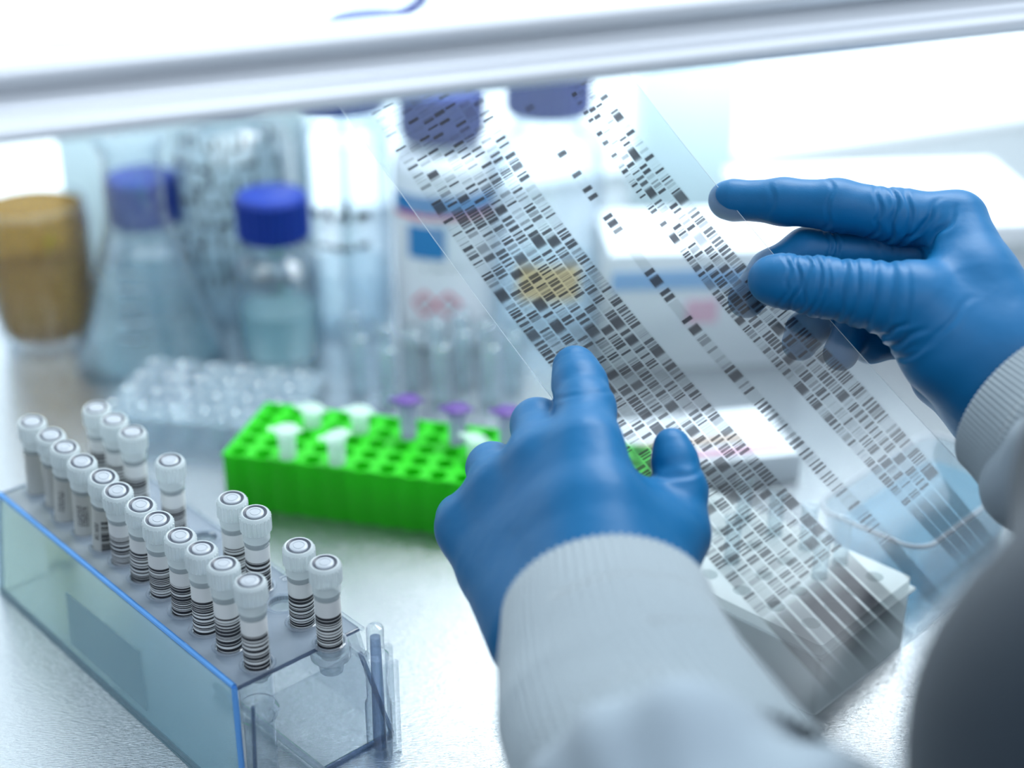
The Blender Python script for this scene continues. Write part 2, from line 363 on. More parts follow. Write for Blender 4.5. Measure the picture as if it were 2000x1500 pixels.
def barcode_bands(seed, z0, z1, a0, a1, r=0.00545):
    rnd = random.Random(seed); mb = MB(); z = z0
    while z < z1:
        w = rnd.choice([0.00035, 0.0006, 0.0009, 0.0014]); cyl_patch(mb, r, z, min(z+w, z1), a0, a1); z += w + rnd.choice([0.0003, 0.0004, 0.0007, 0.0011])
    return mb
# vial frame: z = 0 at cap centre top, going down to -0.049
cap_mb = MB().lathe([(0.0048, -0.0010), (0.0050, -0.0003), (0.0056, -0.0002), (0.0061, -0.0006), (0.0065, -0.0016), (0.0065, -0.0017), (0.0065, -0.0088), (0.0065, -0.0089), (0.0061, -0.0095), (0.0058, -0.0100), (0.0058, -0.0135), (0.0054, -0.0140), (0.0050, -0.0140)],
                    96, rib=24, ribamp=0.00026, ribz=(-0.0088, -0.0017))
ins_mb = MB().lathe([(0.0, 0.0001), (0.0012, 0.0001), (0.0020, 0.0001), (0.0021, -0.0001), (0.0024, -0.0001), (0.0025, 0.0001), (0.0032, 0.00005), (0.0037, -0.0002), (0.0039, -0.0010)], 40)
grv_mb = MB().lathe([(0.0037, -0.0009), (0.0050, -0.00015), (0.00505, -0.0002)], 40)
body_mb = MB().lathe([(0.0052, -0.0135), (0.0056, -0.0145), (0.0056, -0.0155), (0.0052, -0.0162), (0.0052, -0.0440), (0.0046, -0.0470), (0.0028, -0.0486), (0, -0.0490)], 32)
lab_mb = MB(); cyl_patch(lab_mb, 0.00535, -0.0425, -0.0166, 0, 2*math.pi, 48)
ME = {}
for k, (m_, mt) in dict(cap=(cap_mb, 'cap'), cap_disc=(ins_mb, 'insert'), cap_groove=(grv_mb, 'groove'), tube=(body_mb, 'vial'), label=(lab_mb, 'label')).items():
    o = m_.build(k, M[mt]); ME[k] = o.data; bpy.data.objects.remove(o)
def inst(name, me, parent):
    o = bpy.data.objects.new(name, me); COL.objects.link(o); o.parent = parent; return o
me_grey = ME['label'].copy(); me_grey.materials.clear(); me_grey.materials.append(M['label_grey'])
hole_pts = []
for i, (tx, ty, bx, by) in enumerate(vial_spots):
    top = PH(tx, ty, 0.0925); bot = PH(bx, by - 4, PLATE); hole_pts.append(bot.copy())
    ax = (top - bot).normalized()
    R = Vector((0, 0, 1)).rotation_difference(ax)
    v = empty('cryogenic_vial', top); v.rotation_mode = 'QUATERNION'; v.rotation_quaternion = R
    tag(v, vial_labels[i], 'vial', 'barcoded cryogenic vials in the clear rack')
    inst('tube', ME['tube'], v)
    c = inst('cap', ME['cap'], v); inst('cap_disc', ME['cap_disc'], c); inst('cap_groove', ME['cap_groove'], c)
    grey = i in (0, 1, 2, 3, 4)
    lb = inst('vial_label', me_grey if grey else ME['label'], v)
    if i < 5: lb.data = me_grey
    fa = -math.pi/2          # angle that faces the camera
    if i >= 5:
        bmb = barcode_bands(100+i, -0.0415, -0.0235, fa-1.15 + (0.35 if i == 16 else 0), fa+1.35)
        bmb.build('barcode', M['ink'], lb, False)
        tv, tf = text_geo('009128' if i % 2 else '009126', 0.0030)
        for off in ((-1.45 if i != 16 else -1.0),) if i in (14, 16, 17) else (1.65,):
            m2 = MB(); rr = 0.00546
            m2.add([(rr*math.cos(fa+off+q.y/rr), rr*math.sin(fa+off+q.y/rr), -0.031 - q.x) for q in tv], tf); m2.build('label_digits', M['ink'], lb, False)
    elif i == 4:
        barcode_bands(7, -0.0415, -0.0225, fa-0.05, fa+1.3).build('barcode', M['ink'], lb, False)
        tv, tf = text_geo('009128', 0.0034); m2 = MB(); rr = 0.00546
        m2.add([(rr*math.cos(fa-0.5+q.y/rr), rr*math.sin(fa-0.5+q.y/rr), -0.0290 - q.x) for q in tv], tf); m2.build('label_digits', M['ink'], lb, False)
    elif i >= 1:
        m2 = MB(); rr = 0.00546; rnd = random.Random(i)
        w = (0.3, 0.55, 1.0)[i-1] * 0.55
        for c_ in range((1, 3, 5)[i-1]):         # short illegible printed lines running along the tube
            a = fa - (1.1 if i == 1 else 0.45) + c_*0.20; z = -0.034
            while z < -0.0225:
                h_ = 0.0006 + rnd.random()*0.0010
                cyl_patch(m2, rr, z, z+h_*.35, a, a+0.15, 2); cyl_patch(m2, rr, z, z+h_, a + rnd.random()*0.10, a+0.04+rnd.random()*0.10, 2); z += h_ + 0.0004
        m2.build('printed_block', M['ink'], lb, False)

rack = empty('vial_rack', RL(0.09, 0.0147), rack_ang)
tag(rack, 'clear plastic vial rack with frosted grey top plate on the steel bench', 'vial rack')
def rl(s, n_, h): return Vector((s-0.09, n_-0.0147, h))
s0, s1, n0, n1 = -0.0140, 0.1900, -0.0155, 0.0455
mb = MB(); mb.box(((s0+s1)/2-0.09, (n0+n1)/2-0.0147, PLATE-0.001), (s1-s0, n1-n0, 0.002))
plate = mb.build('top_plate', M['plate'], rack, False)
inv = (Matrix.Translation(rack.location) @ Matrix.Rotation(rack_ang, 4, 'Z')).inverted()
empties = [PH(398, 1052, PLATE), PH(552, 1179, PLATE)]
cut = MB()
for hp in hole_pts + empties:
    q = inv @ hp; cut.lathe([(0.0060, -0.01), (0.0060, 0.01)], 28, (q.x, q.y, PLATE)); nv = len(cut.v)
    cut.f.append(tuple(range(nv-56, nv-28))[::-1]); cut.f.append(tuple(range(nv-28, nv)))
plate = boolean_cut(plate, cut)
rings = MB()
for hp in hole_pts + empties:
    q = inv @ hp; e = hp in empties
    rings_i = MB().lathe([(0.0060, -0.0035), (0.0060, 0.0006), (0.0064, 0.0010), (0.0072, 0.0008), (0.0076, 0.0001), (0.0064, -0.0001), (0.0064, -0.0035)], 36, (q.x, q.y, PLATE), closed=True)
    rings_i.build('socket_ring', M['ring'], rack)
# long side walls leaning outwards, end walls, bottom ledge, rails
def quad_wall(a, b, c, d, th, mat, name):
    a, b, c, d = map(Vector, (a, b, c, d)); nn = (b-a).cross(d-a).normalized()*th
    m = MB(); m.add([a, b, c, d, a+nn, b+nn, c+nn, d+nn], [(0, 1, 2, 3), (7, 6, 5, 4), (0, 4, 5, 1), (1, 5, 6, 2), (2, 6, 7, 3), (3, 7, 4, 0)])
    return m.build(name, mat, rack, False)
quad_wall(rl(s0, n0-0.007, 0), rl(s1+0.012, n0-0.007, 0), rl(s1, n0, PLATE), rl(s0, n0, PLATE), 0.0018, M['side'], 'side_wall')
quad_wall(rl(s0, n1+0.006, 0), rl(s1+0.012, n1+0.006, 0), rl(s1, n1, PLATE), rl(s0, n1, PLATE), 0.0018, M['rack_clear'], 'side_wall')
quad_wall(rl(s0, n0-0.007, 0), rl(s0, n1+0.006, 0), rl(s0, n1, PLATE), rl(s0, n0, PLATE), 0.0018, M['side_yellow'], 'end_wall')
quad_wall(rl(s1+0.012, n1+0.006, 0), rl(s1+0.012, n0-0.007, 0), rl(s1+0.006, n0+0.004, PLATE-0.008), rl(s1+0.006, n1-0.004, PLATE-0.008), 0.0016, M['rack_clear'], 'end_wall')
MB().tube([rl(s0, n0, PLATE+0.0006), rl(s1, n0, PLATE+0.0006)], 0.0013, 8).build('rim', M['rim_blue'], rack)['label'] = 'shiny blue rim along the plate edge'
MB().tube([rl(s0, n1, PLATE+0.0006), rl(s1+0.003, n1, PLATE+0.0006)], 0.0010, 8).build('rim', M['rack_clear'], rack)
MB().tube([rl(s1, n0, PLATE), rl(s1+0.012, n0-0.007, 0.001)], 0.0013, 8).build('rim', M['rim_blue'], rack)
MB().tube([rl(s0, n0-0.007, 0.001), rl(s1+0.012, n0-0.007, 0.001)], 0.0011, 8).build('foot_rail', M['groove'], rack)
def on_side(px, py, off=0.0006):       # where the line of sight meets the long leaning wall
    o_ = inv @ cam.location; d_ = inv.to_3x3() @ (P(px, py, 1.0) - cam.location)
    a_, b_, c_ = rl(s0, n0-0.007, 0), rl(s1, n0-0.007, 0), rl(s0, n0, PLATE); n_ = (b_-a_).cross(c_-a_).normalized()
    return o_ + d_*((a_-o_).dot(n_)/d_.dot(n_)) - n_*(off if n_.y > 0 else -off)
wp4 = [on_side(*q) for q in ((142, 1256), (290, 1388), (276, 1274), (132, 1156))]
quad_wall(*wp4, 0.0003, clear('frosted panel', (0.75, 0.82, 0.84, 1), (0.5, 0.55, 0.6, 1), 0.4, 0.35, (0.55, 0.64, 0.68, 1), 0.2), 'write_on_panel')
# the corner posts: stepped clear studs
def post(s, n_, top, mat):
    mb = MB(); mb.lathe([(0.0, top+0.001), (0.0032, top), (0.0036, top-0.001), (0.0036, top-0.012), (0.0052, top-0.014), (0.0052, top-0.022), (0.0046, top-0.024), (0.0046, top-0.036), (0.0056, top-0.038), (0.0056, 0.0), (0, 0.0)], 20, rl(s, n_, 0))
    mb.box(rl(s, n_+0.0065, (top-0.012)/2), (0.003, 0.002, top-0.012)); mb.box(rl(s+0.006, n_+0.002, (top-0.016)/2), (0.002, 0.008, top-0.016))
    mb.box(rl(s-0.006, n_-0.004, top-0.014), (0.010, 0.003, 0.003))
    return mb.build('corner_post', mat, rack)
post(0.207, 0.0415, PLATE+0.011, M['rack_clear'])
post(-0.017, 0.010, PLATE+0.008, M['side_yellow'])['label'] = 'yellowish clear post'
mb = MB()     # sleeve and shelf beneath the corner vial, and the moulded bracket by the clear post
mb.lathe([(0.0075, PLATE-0.002), (0.0070, PLATE-0.018), (0.0085, PLATE-0.020), (0.0085, PLATE-0.023), (0.0065, PLATE-0.024), (0.0065, 0.0)], 24, rl(0.184, -0.002, 0))
mb.build('sleeve', M['rack_clear'], rack)
mb = MB(); mb.lathe([(0.0085, PLATE-0.002), (0.0085, PLATE-0.006), (0.0055, PLATE-0.009), (0.0050, PLATE-0.013), (0.0, PLATE-0.013)], 24, rl(0.1915, 0.030, 0))
mb.build('sleeve', M['ring'], rack)
for (a_, b_, r_) in ((rl(s1, n0, PLATE-.001), rl(s1, n1, PLATE-.001), .0009), (rl(s1+.006, n1-.004, PLATE-.008), rl(s1+.012, n1+.006, .001), .0011), (rl(s1+.012, n0-.007, .001), rl(s1+.012, n1+.006, .001), .0011),
                    (rl(s0, n0, PLATE), rl(s0, n0-.007, 0.001), .0010), (rl(s0, n0, PLATE), rl(s0, n1, PLATE), .0008), (rl(s1+.006, n0+.004, PLATE-.008), rl(s1+.012, n0-.002, .001), .0008)):
    MB().tube([a_, b_], r_, 8).build('edge', M['rack_edge'], rack)
MB().tube([rl(0.207, 0.0415, PLATE+.006), rl(0.207, 0.0415, 0.002)], [.0022, .0030], 12).build('post_core', M['rack_edge'], rack)
MB().tube([rl(0.125, 0.012, 0.003), rl(0.215, 0.014, 0.003)], 0.0016, 8).build('floor_rib', M['ring'], rack)
for (px, py, t_) in ((555, 1128, '16'), (440, 985, '24'), (415, 1040, '8')):
    q = inv @ PH(px, py, PLATE+0.0004); tv, tf = text_geo(t_, 0.005); m2 = MB(); m2.add([(q.x + c.x, q.y + c.y, q.z) for c in tv], tf); m2.build('embossed_number', M['insert'], rack, False)

# ------------------------------------------------------------------ the film
CTRL = np.array([[[630, 160, .692], [835, 35, .696], [1050, -100, .700]],
                 [[1084, 785, .632], [1305, 650, .636], [1512, 498, .640]],
                 [[1578, 1405, .585], [1800, 1235, .592], [2020, 1052, .600]]], float)
def film_px(u, v):
    bu = np.stack([2*(u-.5)*(u-1), 4*u*(1-u), 2*u*(u-.5)]); bv = np.stack([2*(v-.5)*(v-1), 4*v*(1-v), 2*v*(v-.5)])
    return np.einsum('in,jn,ijk->kn', bv, bu, CTRL)
def film_pt(u, v):
    q = film_px(np.asarray(u, float).ravel(), np.asarray(v, float).ravel()); xr = (q[0]-1000)/F_PX; yd = (q[1]-750)/F_PX; z = q[2]
    return np.stack([xr*z, z*(cp-yd*sp), CAM_H - z*(sp+yd*cp)], 1)
def build_film():
    rnd = random.Random(5); nr = np.random.RandomState(3)
    NV = 2000; vv = np.linspace(0, 1, NV)
    kv = [0, .1, .24, .34, .46, .6, .77, .88, 1.0]
    Al = np.interp(vv, kv, [.095, .082, .064, .059, .066, .075, .087, .100, .115]); Ar = np.interp(vv, kv, [.53, .50, .451, .442, .443, .457, .474, .500, .53])
    Bc = np.interp(vv, [0, .18, .3, .45, .53, .64, .85, 1], [.625, .612, .598, .588, .587, .601, .620, .612]); Bw = np.interp(vv, [0, .3, 1], [.017, .021, .031])
    Cl = np.interp(vv, [0, .18, .26, .34, .45, .5, .7, .83, 1], [.80, .774, .750, .735, .726, .718, .738, .748, .752]); Cr = np.interp(vv, [0, .2, .35, .5, .7, .83, 1], [.905, .885, .885, .895, .935, .928, .90])
    def sm(a):
        k = np.ones(161)/161; return np.convolve(np.pad(a, 80, 'edge'), k, 'valid')
    Al, Ar, Bc, Cl, Cr = map(sm, (Al, Ar, Bc, Cl, Cr))
    lanes = []
    for k in range(8): lanes.append(('A', k, Al + (Ar-Al)*k/8, Al + (Ar-Al)*(k+1)/8))
    lanes.append(('B', 0, Bc-Bw, Bc+Bw))
    cw = [0, .2, .45, .70, 1.0]
    for k in range(4): lanes.append(('C', k, Cl + (Cr-Cl)*cw[k], Cl + (Cr-Cl)*cw[k+1]))
    cols = []; dens = []
    def col(u, d): cols.append(u); dens.append(d)
    zero = np.full(NV, 0.0)
    col(np.full(NV, 0.0), zero); col(np.full(NV, 0.0025), zero)
    prev = None
    res = []
    for (g, k, a, b) in lanes:
        d = np.zeros(NV); top = {'A': .03, 'B': .165, 'C': .12}[g]; end = {'A': .865 - .002*k, 'B': .90, 'C': .86}[g]
        bg = np.clip((vv - top)/.5, 0, 1)*.17 + .02
        if g == 'A': bg = bg + .03 + .07*np.clip((vv-.2)/.3, 0, 1)
        d += np.where((vv > top) & (vv < 1.0), bg, 0)
        v = top + rnd.random()*.02
        while v < end:
            sparse = max(0.0, 1 - (v - top)/.30) if g != 'B' else 0.30
            w = rnd.choice([.0011, .0015, .0019, .0024]) * (1.25 - .35*v)
            r_ = rnd.random()
            if r_ < .10 - .06*sparse: w *= 3.4
            amp = rnd.choice([.35, .6, .88, .95, .95]) if not sparse > .7 else rnd.choice([.2, .5, .85, .9])
            amp *= 1.0 - .15*np.clip((v-.45)/.4, 0, 1)
            d = np.maximum(d, amp*np.exp(-np.abs((vv-v)/w)**6 * .7))
            gap = rnd.choice([.0020, .0024, .0034, .0055]) * (1 + 3.9*sparse)
            if rnd.random() < .10: gap += .014
            v += w*1.6 + gap*(.85 if v < .4 else .62)
        # faint hairlines between the bands
        nh = nr.rand(NV); hair = np.convolve(nh, np.ones(3)/3, 'same'); d = np.maximum(d, np.where((vv > top+.04) & (vv < end), np.clip((hair-.60)*2.6, 0, .55)*(.9 if g != 'B' else .3), 0))
        if g in 'AC':     # smears below the bands
            e2 = end + .0
            on = np.clip((vv-e2)/.012, 0, 1)
            c_ = rnd.random()*.02 + e2 + .045; wd = .045 + .02*rnd.random(); am = rnd.choice([.55, .85, .92, .7]) if g == 'A' else .42
            s_ = am*np.exp(-np.abs((vv-c_)/wd)**3) + .22*np.clip(1-(vv-e2)/.11, 0, 1)
            d = np.where(vv > end, np.maximum(0.0, on*s_ + .10*(1-on)), d)
        else: d = np.where(vv > .88, .55*np.clip(1-(vv-.88)/.12, 0, 1)**.5, d)
        if g == 'A' and k in (1, 2, 3):    # dark thick bundle near the top
            d = np.maximum(d, .92*np.exp(-((vv-(.235+.006*k))/.013)**8)*np.where(np.sin(vv*1500) > -.55, 1, .55))
        if g == 'A' and k in (4, 5, 6, 7): d = np.maximum(d, .85*np.exp(-((vv-(.215+.004*(7-k)))/.007)**8)*np.where(np.sin(vv*1900) > -.1, 1, .2))
        if g == 'B':
            e = np.zeros(NV)
            for (vc, w2, am) in ((.165, .004, .5), (.236, .0035, .95), (.268, .003, .9), (.291, .003, .95), (.303, .003, .95), (.335, .003, .95), (.345, .0045, .95), (.356, .003, .8), (.366, .001, .3), (.372, .001, .3), (.379, .001, .25),
                                 (.423, .0035, .95), (.437, .007, .95), (.455, .003, .95), (.464, .0035, .95), (.500, .003, .95), (.516, .006, .92)):
                e = np.maximum(e, am*np.exp(-np.abs((vv-vc)/w2)**6*.7))
            e = np.maximum(e, np.where(((vv > .385) & (vv < .425)) | ((vv > .47) & (vv < .498)), .20, .04))
            d = np.where(vv < .525, np.where(vv > .155, e, 0), d)
        ga = (b-a)
        res.append((g, k, a, b, d))
    for i, (g, k, a, b, d) in enumerate(res):
        ga = b-a; first = (k == 0); last = (g == 'A' and k == 7) or g == 'B' or (g == 'C' and k == 3)
        soft = d*.25 + .03*(d > .01)
        if first: col(a - .004, zero); 
        col(a + ga*.03, soft if not first else soft); col(a + ga*.13, d); col(a + ga*.5, d); col(a + ga*.87, d); col(a + ga*.97, soft)
        if last: col(b + .004, zero)
    col(np.full(NV, 0.9975), zero); col(np.full(NV, 1.0), zero)
    NU = len(cols); U = np.array(cols); D = np.array(dens)
    # bands bow a little across each lane group
    pts = film_pt(U.ravel(), np.tile(vv, NU)); top_n = NU*NV
    # sheet normal for the thickness
    e1 = film_pt([1.0], [.5])[0]-film_pt([0.0], [.5])[0]; e2 = film_pt([.5], [1.0])[0]-film_pt([.5], [0.0])[0]; nn = np.cross(e1, e2); nn /= np.linalg.norm(nn)
    i = np.arange(NU-1)[:, None]*NV + np.arange(NV-1)[None]; i = i.ravel()
    quads = np.stack([i, i+NV, i+NV+1, i+1], 1)
    me = bpy.data.meshes.new('gel_film'); me.vertices.add(len(pts)); me.vertices.foreach_set('co', pts.astype(np.float32).ravel())
    me.loops.add(len(quads)*4); me.loops.foreach_set('vertex_index', quads.astype(np.int32).ravel())
    me.polygons.add(len(quads)); me.polygons.foreach_set('loop_start', np.arange(0, len(quads)*4, 4, dtype=np.int32))
    me.polygons.foreach_set('use_smooth', np.ones(len(quads), bool)); me.update(); me.validate()
    at = me.attributes.new('band_ink', 'FLOAT', 'POINT'); at.data.foreach_set('value', D.ravel().astype(np.float32))
    me.materials.append(M['film']); o = bpy.data.objects.new('gel_film', me); COL.objects.link(o)
    tag(o, 'large transparent autoradiograph film with dark banded lanes held in both gloved hands', 'film')
    # polished cut edge of the sheet
    edge = []
    for t in np.linspace(0, 1, 40): edge.append((0, t))
    for t in np.linspace(0, 1, 20)[1:]: edge.append((t, 1))
    for t in np.linspace(1, 0, 40)[1:]: edge.append((1, t))
    for t in np.linspace(1, 0, 20)[1:]: edge.append((t, 0))
    ep = film_pt([a for a, b in edge], [b for a, b in edge])
    eo = MB().tube([Vector(q) for q in ep], 0.00011, 5, False).build('cut_edge', solid('film cut edge', (0.55, 0.62, 0.66, 1), 0.3), o)
    return o
film = build_film()

# ------------------------------------------------------------------ hands: smooth-blended distance field turned into one skin
def cone_d(X, a, b, ra, rb):
    a = np.array(a, np.float32); b = np.array(b, np.float32); ab = b-a; L2 = float(ab@ab)+1e-12
    t = np.clip(((X-a)@ab)/L2, 0, 1); d = np.linalg.norm(X - a - t[..., None]*ab, axis=-1)
    return d - (ra + (rb-ra)*t)
def smin(a, b, k):
    h = np.clip(0.5 + 0.5*(b-a)/k, 0, 1); return b*(1-h) + a*h - k*h*(1-h)
def surface_nets(D, org, h):
    S = D < 0; nx, ny, nz = D.shape
    c = [(i, j, k) for i in (0, 1) for j in (0, 1) for k in (0, 1)]
    cnt = np.zeros((nx-1, ny-1, nz-1), np.int8)
    for (i, j, k) in c: cnt += S[i:nx-1+i, j:ny-1+j, k:nz-1+k]
    act = (cnt > 0) & (cnt < 8); idx = np.full(act.shape, -1, np.int64); A = np.argwhere(act); idx[act] = np.arange(len(A))
    acc = np.zeros((len(A), 3)); w = np.zeros(len(A))
    for (p, q) in [(p, q) for p in c for q in c if sum(abs(x-y) for x, y in zip(p, q)) == 1 and p < q]:
        dp = D[A[:, 0]+p[0], A[:, 1]+p[1], A[:, 2]+p[2]]; dq = D[A[:, 0]+q[0], A[:, 1]+q[1], A[:, 2]+q[2]]
        m = (dp < 0) != (dq < 0); t = np.where(m, dp/np.where(m, dp-dq, 1), 0)
        acc += np.where(m[:, None], np.array(p) + t[:, None]*(np.array(q)-np.array(p)), 0); w += m
    V = (A + acc/w[:, None])*h + org
    F = []
    for ax in range(3):
        o1, o2 = [(1, 2), (2, 0), (0, 1)][ax]
        sl0 = [slice(1, None)]*3; sl1 = [slice(1, None)]*3
        n_ = [nx, ny, nz]
        I = np.argwhere(np.diff(S.astype(np.int8), axis=ax) != 0)
        I = I[(I[:, o1] > 0) & (I[:, o2] > 0) & (I[:, o1] < n_[o1]-1) & (I[:, o2] < n_[o2]-1)]
        def g(d1, d2):
            J = I.copy(); J[:, o1] -= d1; J[:, o2] -= d2; return idx[J[:, 0], J[:, 1], J[:, 2]]
        q = np.stack([g(1, 1), g(0, 1), g(0, 0), g(1, 0)], 1)
        s = S[I[:, 0], I[:, 1], I[:, 2]]
        q[~s] = q[~s][:, ::-1]; F.append(q)
    F = np.concatenate(F); F = F[(F >= 0).all(1)]
    return V, F
def px3(q): return np.array(P(q[0], q[1], q[2]), np.float32)
def chain_field(X, pts):      # pts: (px, py, z, radius in mm)
    d = None
    for p, q in zip(pts[:-1], pts[1:]):
        e = cone_d(X, px3(p), px3(q), p[3]/1000, q[3]/1000); d = e if d is None else smin(d, e, 0.0035)
    return d
def relax(V, F, it):
    n = len(V); E = np.concatenate([F[:, [0, 1]], F[:, [1, 2]], F[:, [2, 3]], F[:, [3, 0]]]); 
    for k in range(it):
        s = np.zeros_like(V); c = np.zeros(n)
        for a, b in ((0, 1), (1, 0)):
            for ax in range(3): s[:, ax] += np.bincount(E[:, a], V[E[:, b], ax], n)
            c += np.bincount(E[:, a], minlength=n)
        V = V + (.5 if k % 2 == 0 else -.5)*(s/c[:, None] - V)
    return V
def vnormals(V, F):
    fn = np.cross(V[F[:, 2]]-V[F[:, 0]], V[F[:, 3]]-V[F[:, 1]]); N_ = np.zeros_like(V)
    for k in range(4):
        for ax in range(3): N_[:, ax] += np.bincount(F[:, k], fn[:, ax], len(V))
    return N_/(np.linalg.norm(N_, axis=1)[:, None]+1e-12)
def skin_mesh(name, palm, fingers, h, mat, parent, kpalm=0.010, kroot=0.006, kf=0.0012, creases=(), relax_it=6, extra=None):
    allp = [p for c_ in palm for p in c_] + [p for c_ in fingers for p in c_]
    W = np.array([px3(p) for p in allp]); R_ = max(p[3] for p in allp)/1000 + 0.006
    lo = W.min(0)-R_; hi = W.max(0)+R_
    g = [np.arange(lo[i], hi[i], h, dtype=np.float32) for i in range(3)]
    D = np.empty((len(g[0]), len(g[1]), len(g[2])), np.float32)
    for s in range(0, len(g[0]), 24):
        X = np.stack(np.meshgrid(g[0][s:s+24], g[1], g[2], indexing='ij'), -1)
        dp = None
        for c_ in palm:
            e = chain_field(X, c_); dp = e if dp is None else smin(dp, e, kpalm)
        tot = dp
        for c_ in fingers:
            tot = smin(tot, smin(dp, chain_field(X, c_), kroot), kf)
        D[s:s+24] = tot
    V, F = surface_nets(D, lo.astype(float), h)
    V = relax(V, F, relax_it)
    Nn = vnormals(V, F); disp = np.zeros(len(V))
    for (px, py, z, dx, dy, dz, wid, dep, rad) in creases:       # each fold: a groove across direction (dx,dy) at a picture position
        c_ = px3((px, py, z)); a_ = px3((px+dx*30, py+dy*30, z+dz)) - c_; a_ = a_/np.linalg.norm(a_)
        rel = V - c_; s_ = rel@a_; rr = np.linalg.norm(rel - s_[:, None]*a_, axis=1)
        s_ = s_ + .0010*np.sin(rr*420 + px) 
        fall = np.clip(1-(rr/(rad/1000))**2, 0, 1)
        w_ = wid/1000
        disp -= 1.35*dep/1000*fall*(np.exp(-(s_/w_)**2) - .55*np.exp(-((s_-1.7*w_)/w_)**2) - .30*np.exp(-((s_+1.7*w_)/w_)**2))
    V = V + Nn*disp[:, None]
    if extra is not None: V = extra(V, Nn)
    me = bpy.data.meshes.new(name); me.vertices.add(len(V)); me.vertices.foreach_set('co', V.astype(np.float32).ravel())
    F = F[:, ::-1]
    me.loops.add(len(F)*4); me.loops.foreach_set('vertex_index', F.astype(np.int32).ravel()); me.polygons.add(len(F))
    me.polygons.foreach_set('loop_start', np.arange(0, len(F)*4, 4, dtype=np.int32)); me.polygons.foreach_set('use_smooth', np.ones(len(F), bool))
    me.update(); me.validate()
    bm = bmesh.new(); bm.from_mesh(me); bmesh.ops.recalc_face_normals(bm, faces=bm.faces); bm.to_mesh(me); bm.free()
    me.materials.append(mat); o = bpy.data.objects.new(name, me); COL.objects.link(o)
    if parent is not None: o.parent = parent; o.matrix_parent_inverse = Matrix.Translation(parent.location).inverted()
    return o

person = empty('person', Vector((0.34, 0.12, 0.0)))
tag(person, 'person in a white lab coat and blue gloves holding up the transparent film', 'person')

# right hand: thumb in front of the film, fingers behind it
R_palm = [
 [(1868, 432, .634, 11.5), (1900, 560, .622, 19), (1965, 700, .610, 24), (2040, 830, .600, 25)],
 [(1862, 480, .646, 11), (1900, 600, .634, 18), (1975, 740, .618, 22)],
 [(1835, 560, .656, 11), (1880, 650, .642, 16), (1975, 770, .622, 21)],
 [(1800, 640, .660, 10), (1850, 730, .644, 14), (1960, 800, .622, 20)],
 [(1790, 600, .612, 17), (1860, 680, .612, 20), (1960, 760, .610, 22)],
]
R_fing = [
 [(1868, 432, .634, 11.6), (1760, 424, .636, 11.2), (1635, 401, .640, 10.6), (1530, 394, .648, 9.6), (1430, 391, .656, 8.3), (1418, 391, .657, 7.4)],
 [(1850, 500, .648, 11), (1720, 490, .652, 10), (1575, 490, .655, 9.6), (1505, 530, .655, 8.8), (1458, 585, .652, 8.0)],
 [(1830, 570, .658, 11), (1715, 640, .660, 9.5), (1625, 615, .662, 9.0), (1575, 645, .654, 8.2), (1562, 670, .650, 7.6)],
 [(1800, 650, .662, 10), (1700, 668, .654, 8.6), (1668, 640, .648, 8.0), (1642, 690, .640, 7.4)],
 [(1880, 660, .612, 17), (1780, 592, .612, 15.5), (1690, 574, .616, 13.2), (1600, 560, .620, 11.8), (1530, 549, .624, 10.6), (1508, 547, .626, 9.9)],
]
cr = []
for (x, y, dep, w) in ((1536, 548, .5, .9), (1556, 550, .7, .8), (1572, 556, .55, .8), (1592, 556, .7, .9), (1612, 560, .5, .8), (1640, 566, .7, 1.1), (1668, 572, .6, 1.0), (1700, 580, .8, 1.3), (1725, 590, .7, 1.2), (1752, 600, .7, 1.3)):
    cr.append((x, y, .612, 1, .12, 0, w, dep*.9, 22))
for (x, y, dep) in ((1515, 392, .35), (1622, 402, .35), (1712, 430, .6), (1742, 430, .8), (1768, 440, .7)):
    cr.append((x, y, .628, 1, .08, 0, 1.0, dep, 20))
cr += [(1800, 440, .622, .8, .6, 0, 1.1, .8, 16), (1830, 460, .622, .8, .6, 0, 1.1, .7, 16), (1770, 660, .606, .7, .9, 0, 1.2, .9, 14), (1800, 680, .606, .6, 1, 0, 1.2, .8, 14), (1740, 650, .606, .8, .8, 0, 1.0, .8, 12), (1830, 640, .60, .8, .9, 0, 1.4, .4, 20),
       (1632, 480, .646, 1, 0, 0, .9, .6, 14), (1620, 480, .646, 1, 0, 0, .9, .5, 14)]
rg = skin_mesh('right_glove', R_palm, R_fing, 0.00085, M['glove'], person, creases=cr)
rg['label'] = 'blue glove on the hand gripping the film edge with the thumb'

